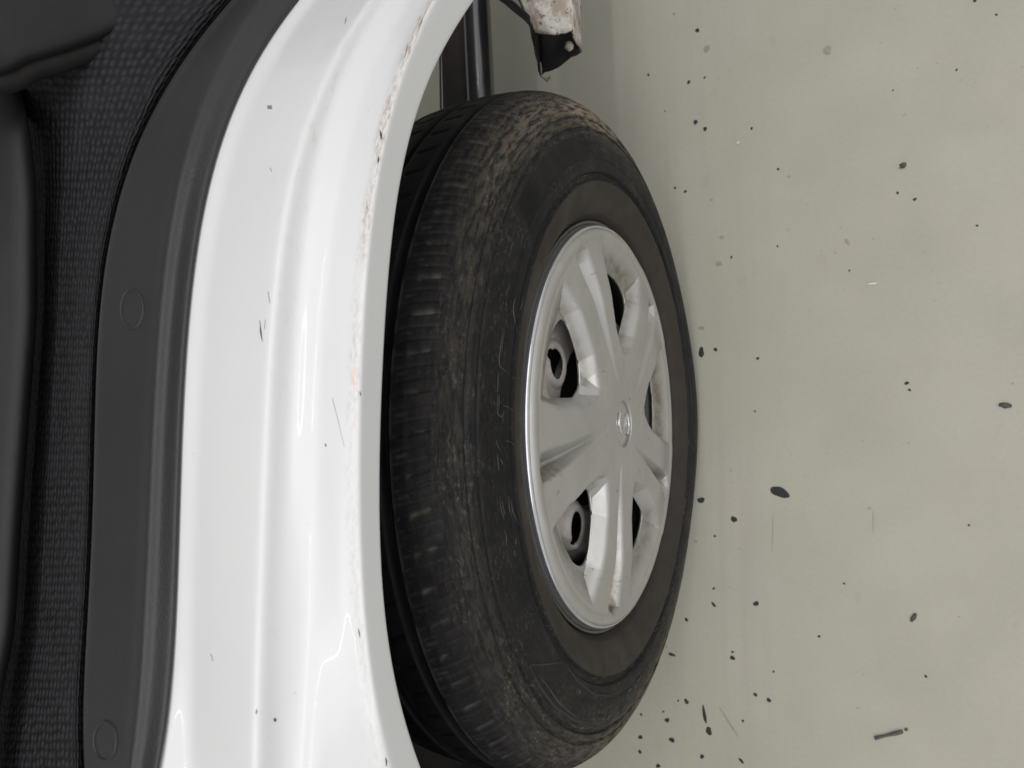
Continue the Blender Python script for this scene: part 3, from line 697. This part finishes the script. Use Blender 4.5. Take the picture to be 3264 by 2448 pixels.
def FU(x, y): return (2000+x*.7235, y*.7235)
def FL(x, y): return (2000+x*.7524, 1200+y*.7524)
up_spots = [(308,134,8),(205,62,3),(92,330,5),(270,362,7),(340,342,4.5),(300,538,9),(342,568,8),(547,566,5),(664,745,5),(210,828,5),(255,844,6),(458,1133,5),(661,1085,4),(1266,878,6),(1450,308,4),(1625,65,4),(1540,994,4),(978,1192,4),(326,1552,11),(388,1540,8),(574,1579,6),(1530,4,5),(1170,398,3),(165,490,3),(1190,850,5)]
lo_spots = [(1183,28,7),(1195,57,5),(540,147,4),(312,524,13),(451,605,12),(370,676,4.5),(366,898,5),(545,962,10),(250,1030,7),(445,1167,5),(445,1192,9),(918,877,4),(812,1101,5),(1447,630,4),(1264,1270,5),(542,1348,7),(599,1371,8),(250,1377,9),(215,1373,4),(168,1456,9),(152,1420,4),(58,1432,5),(489,1459,5),(55,1528,8),(188,1540,10),(53,1590,7),(316,1610,8),(130,1650,8),(619,1250,4)]
for x, y, r in up_spots:
    blob('oil_spot', *FU(x, y), r*.70, r*.78, rng.uniform(0, 3), M['spot'])
for x, y, r in lo_spots:
    blob('oil_spot', *FL(x, y), r*.72, r*.80, rng.uniform(0, 3), M['spot'])
blob('oil_spot', *FU(326, 1552), 9, 15, 0, M['spot'], h=.0009)
for x, y, a, b, an in ((365, 966, 9, 4, .7), (188, 1178, 10, 5, .25), (482, 1628, 9, 4, .9), (326, 1432, 5, 26, -.22), (345, 1502, 9, 11, 0)):
    blob('oil_spot', *FL(x, y), a, b, an, M['spot'])
blob('oil_spot', *FL(645, 490), 28, 15, .42, M['spot'], jag=.12, nseg=24)
blob('oil_spot', *FL(674, 505), 9, 5, .3, M['spot'], jag=.1)
for x, y, a, b, an in ((415, 1046, 8, 5, .1), (403, 1162, 9, 9, 0), (968, 1066, 4, 13, -.5), (711, 778, 4, 4, 0), (880, 222, 12, 12, 0), (372, 880, 4, 4, 0), (350, 215, 10, 10, 0), (327, 1445, 9, 7, 0)):
    blob('brown_stain', *FU(x, y), a, b, an, M['fade'], h=.0003)
for x, y, a, b, an in ((430, 1465, 3, 46, -.62), (1041, 615, 1.2, 34, 0), (615, 660, 1.2, 60, .03), (290, 700, 5, 4, 0)):
    blob('brown_stain', *FL(x, y), a, b, an, M['fade'], h=.0003, jag=.1)

def bit(name, px, py, dims, ang, mat, label, cat, jag=.18, group=None):
    c = on_z(px, py, 0.0); lx, ly, lz = dims; nx, ny = 7, 8
    V = []
    for i in range(nx):
        u_ = i/(nx-1); rad = .35+.65*math.sin(math.pi*min(max(u_, .06), .94))
        if name == 'twig': rad = .85+.15*math.sin(7*u_)
        for j in range(ny):
            a_ = j*2*math.pi/ny; k = 1+jag*rng.normal()*.5
            V.append(((u_-.5)*lx, math.cos(a_)*ly*.5*rad*k, lz*.5+math.sin(a_)*lz*.5*rad*min(k, 1.0)))
    F = [tuple(f) for f in grid_faces(nx, ny, wrap_m=True)]
    me = bpy.data.meshes.new(name); me.from_pydata(V, [], F+[tuple(range(ny))[::-1], tuple(range((nx-1)*ny, nx*ny))]); me.update()
    o = link(name, me, mat); o.location = (c[0], c[1], .0001-min(v_[2] for v_ in V)); o.rotation_euler = (0, 0, ang)
    return tag(o, label, cat, group)
bit('twig', *FL(1107, 1516), (.030, .0042, .0036), math.pi+.42, M['twig'], 'thin straight brown twig lying alone on the grey floor', 'twig', .1)
bit('twig_fragment', *FL(1181, 1494), (.0035, .003, .0025), .3, M['crumb'], 'tiny dark fragment broken off just past the end of the twig', 'fragment')
bit('rubber_scrap', *FL(1600, 122), (.011, .0055, .003), -.15, M['crumb'], 'small dark oblong scrap on the bare floor far from the tyre', 'scrap')
bit('crumb', *FU(1214, 730), (.0068, .0058, .004), .3, M['crumb'], 'black crumb with a pale flake beside it on the floor', 'crumb')
bit('pale_flake', *FU(1200, 733), (.005, .002, .0016), .2, M['bit'], 'pale flake touching the side of a black crumb', 'flake')
bit('pale_sliver', *FU(1078, 1250), (.0095, .0022, .0018), .0, M['bit'], 'short pale sliver lying on the open floor', 'sliver')
bit('pale_grain', *FU(487, 630), (.0034, .0024, .002), .5, M['bit'], 'tiny white grain near two black spots on the floor', 'grain')
bit('grey_crumb', *FL(1212, 1020), (.010, .0045, .003), 1.05, M['crumb'], 'small grey tapered crumb on the floor above the twig', 'crumb')
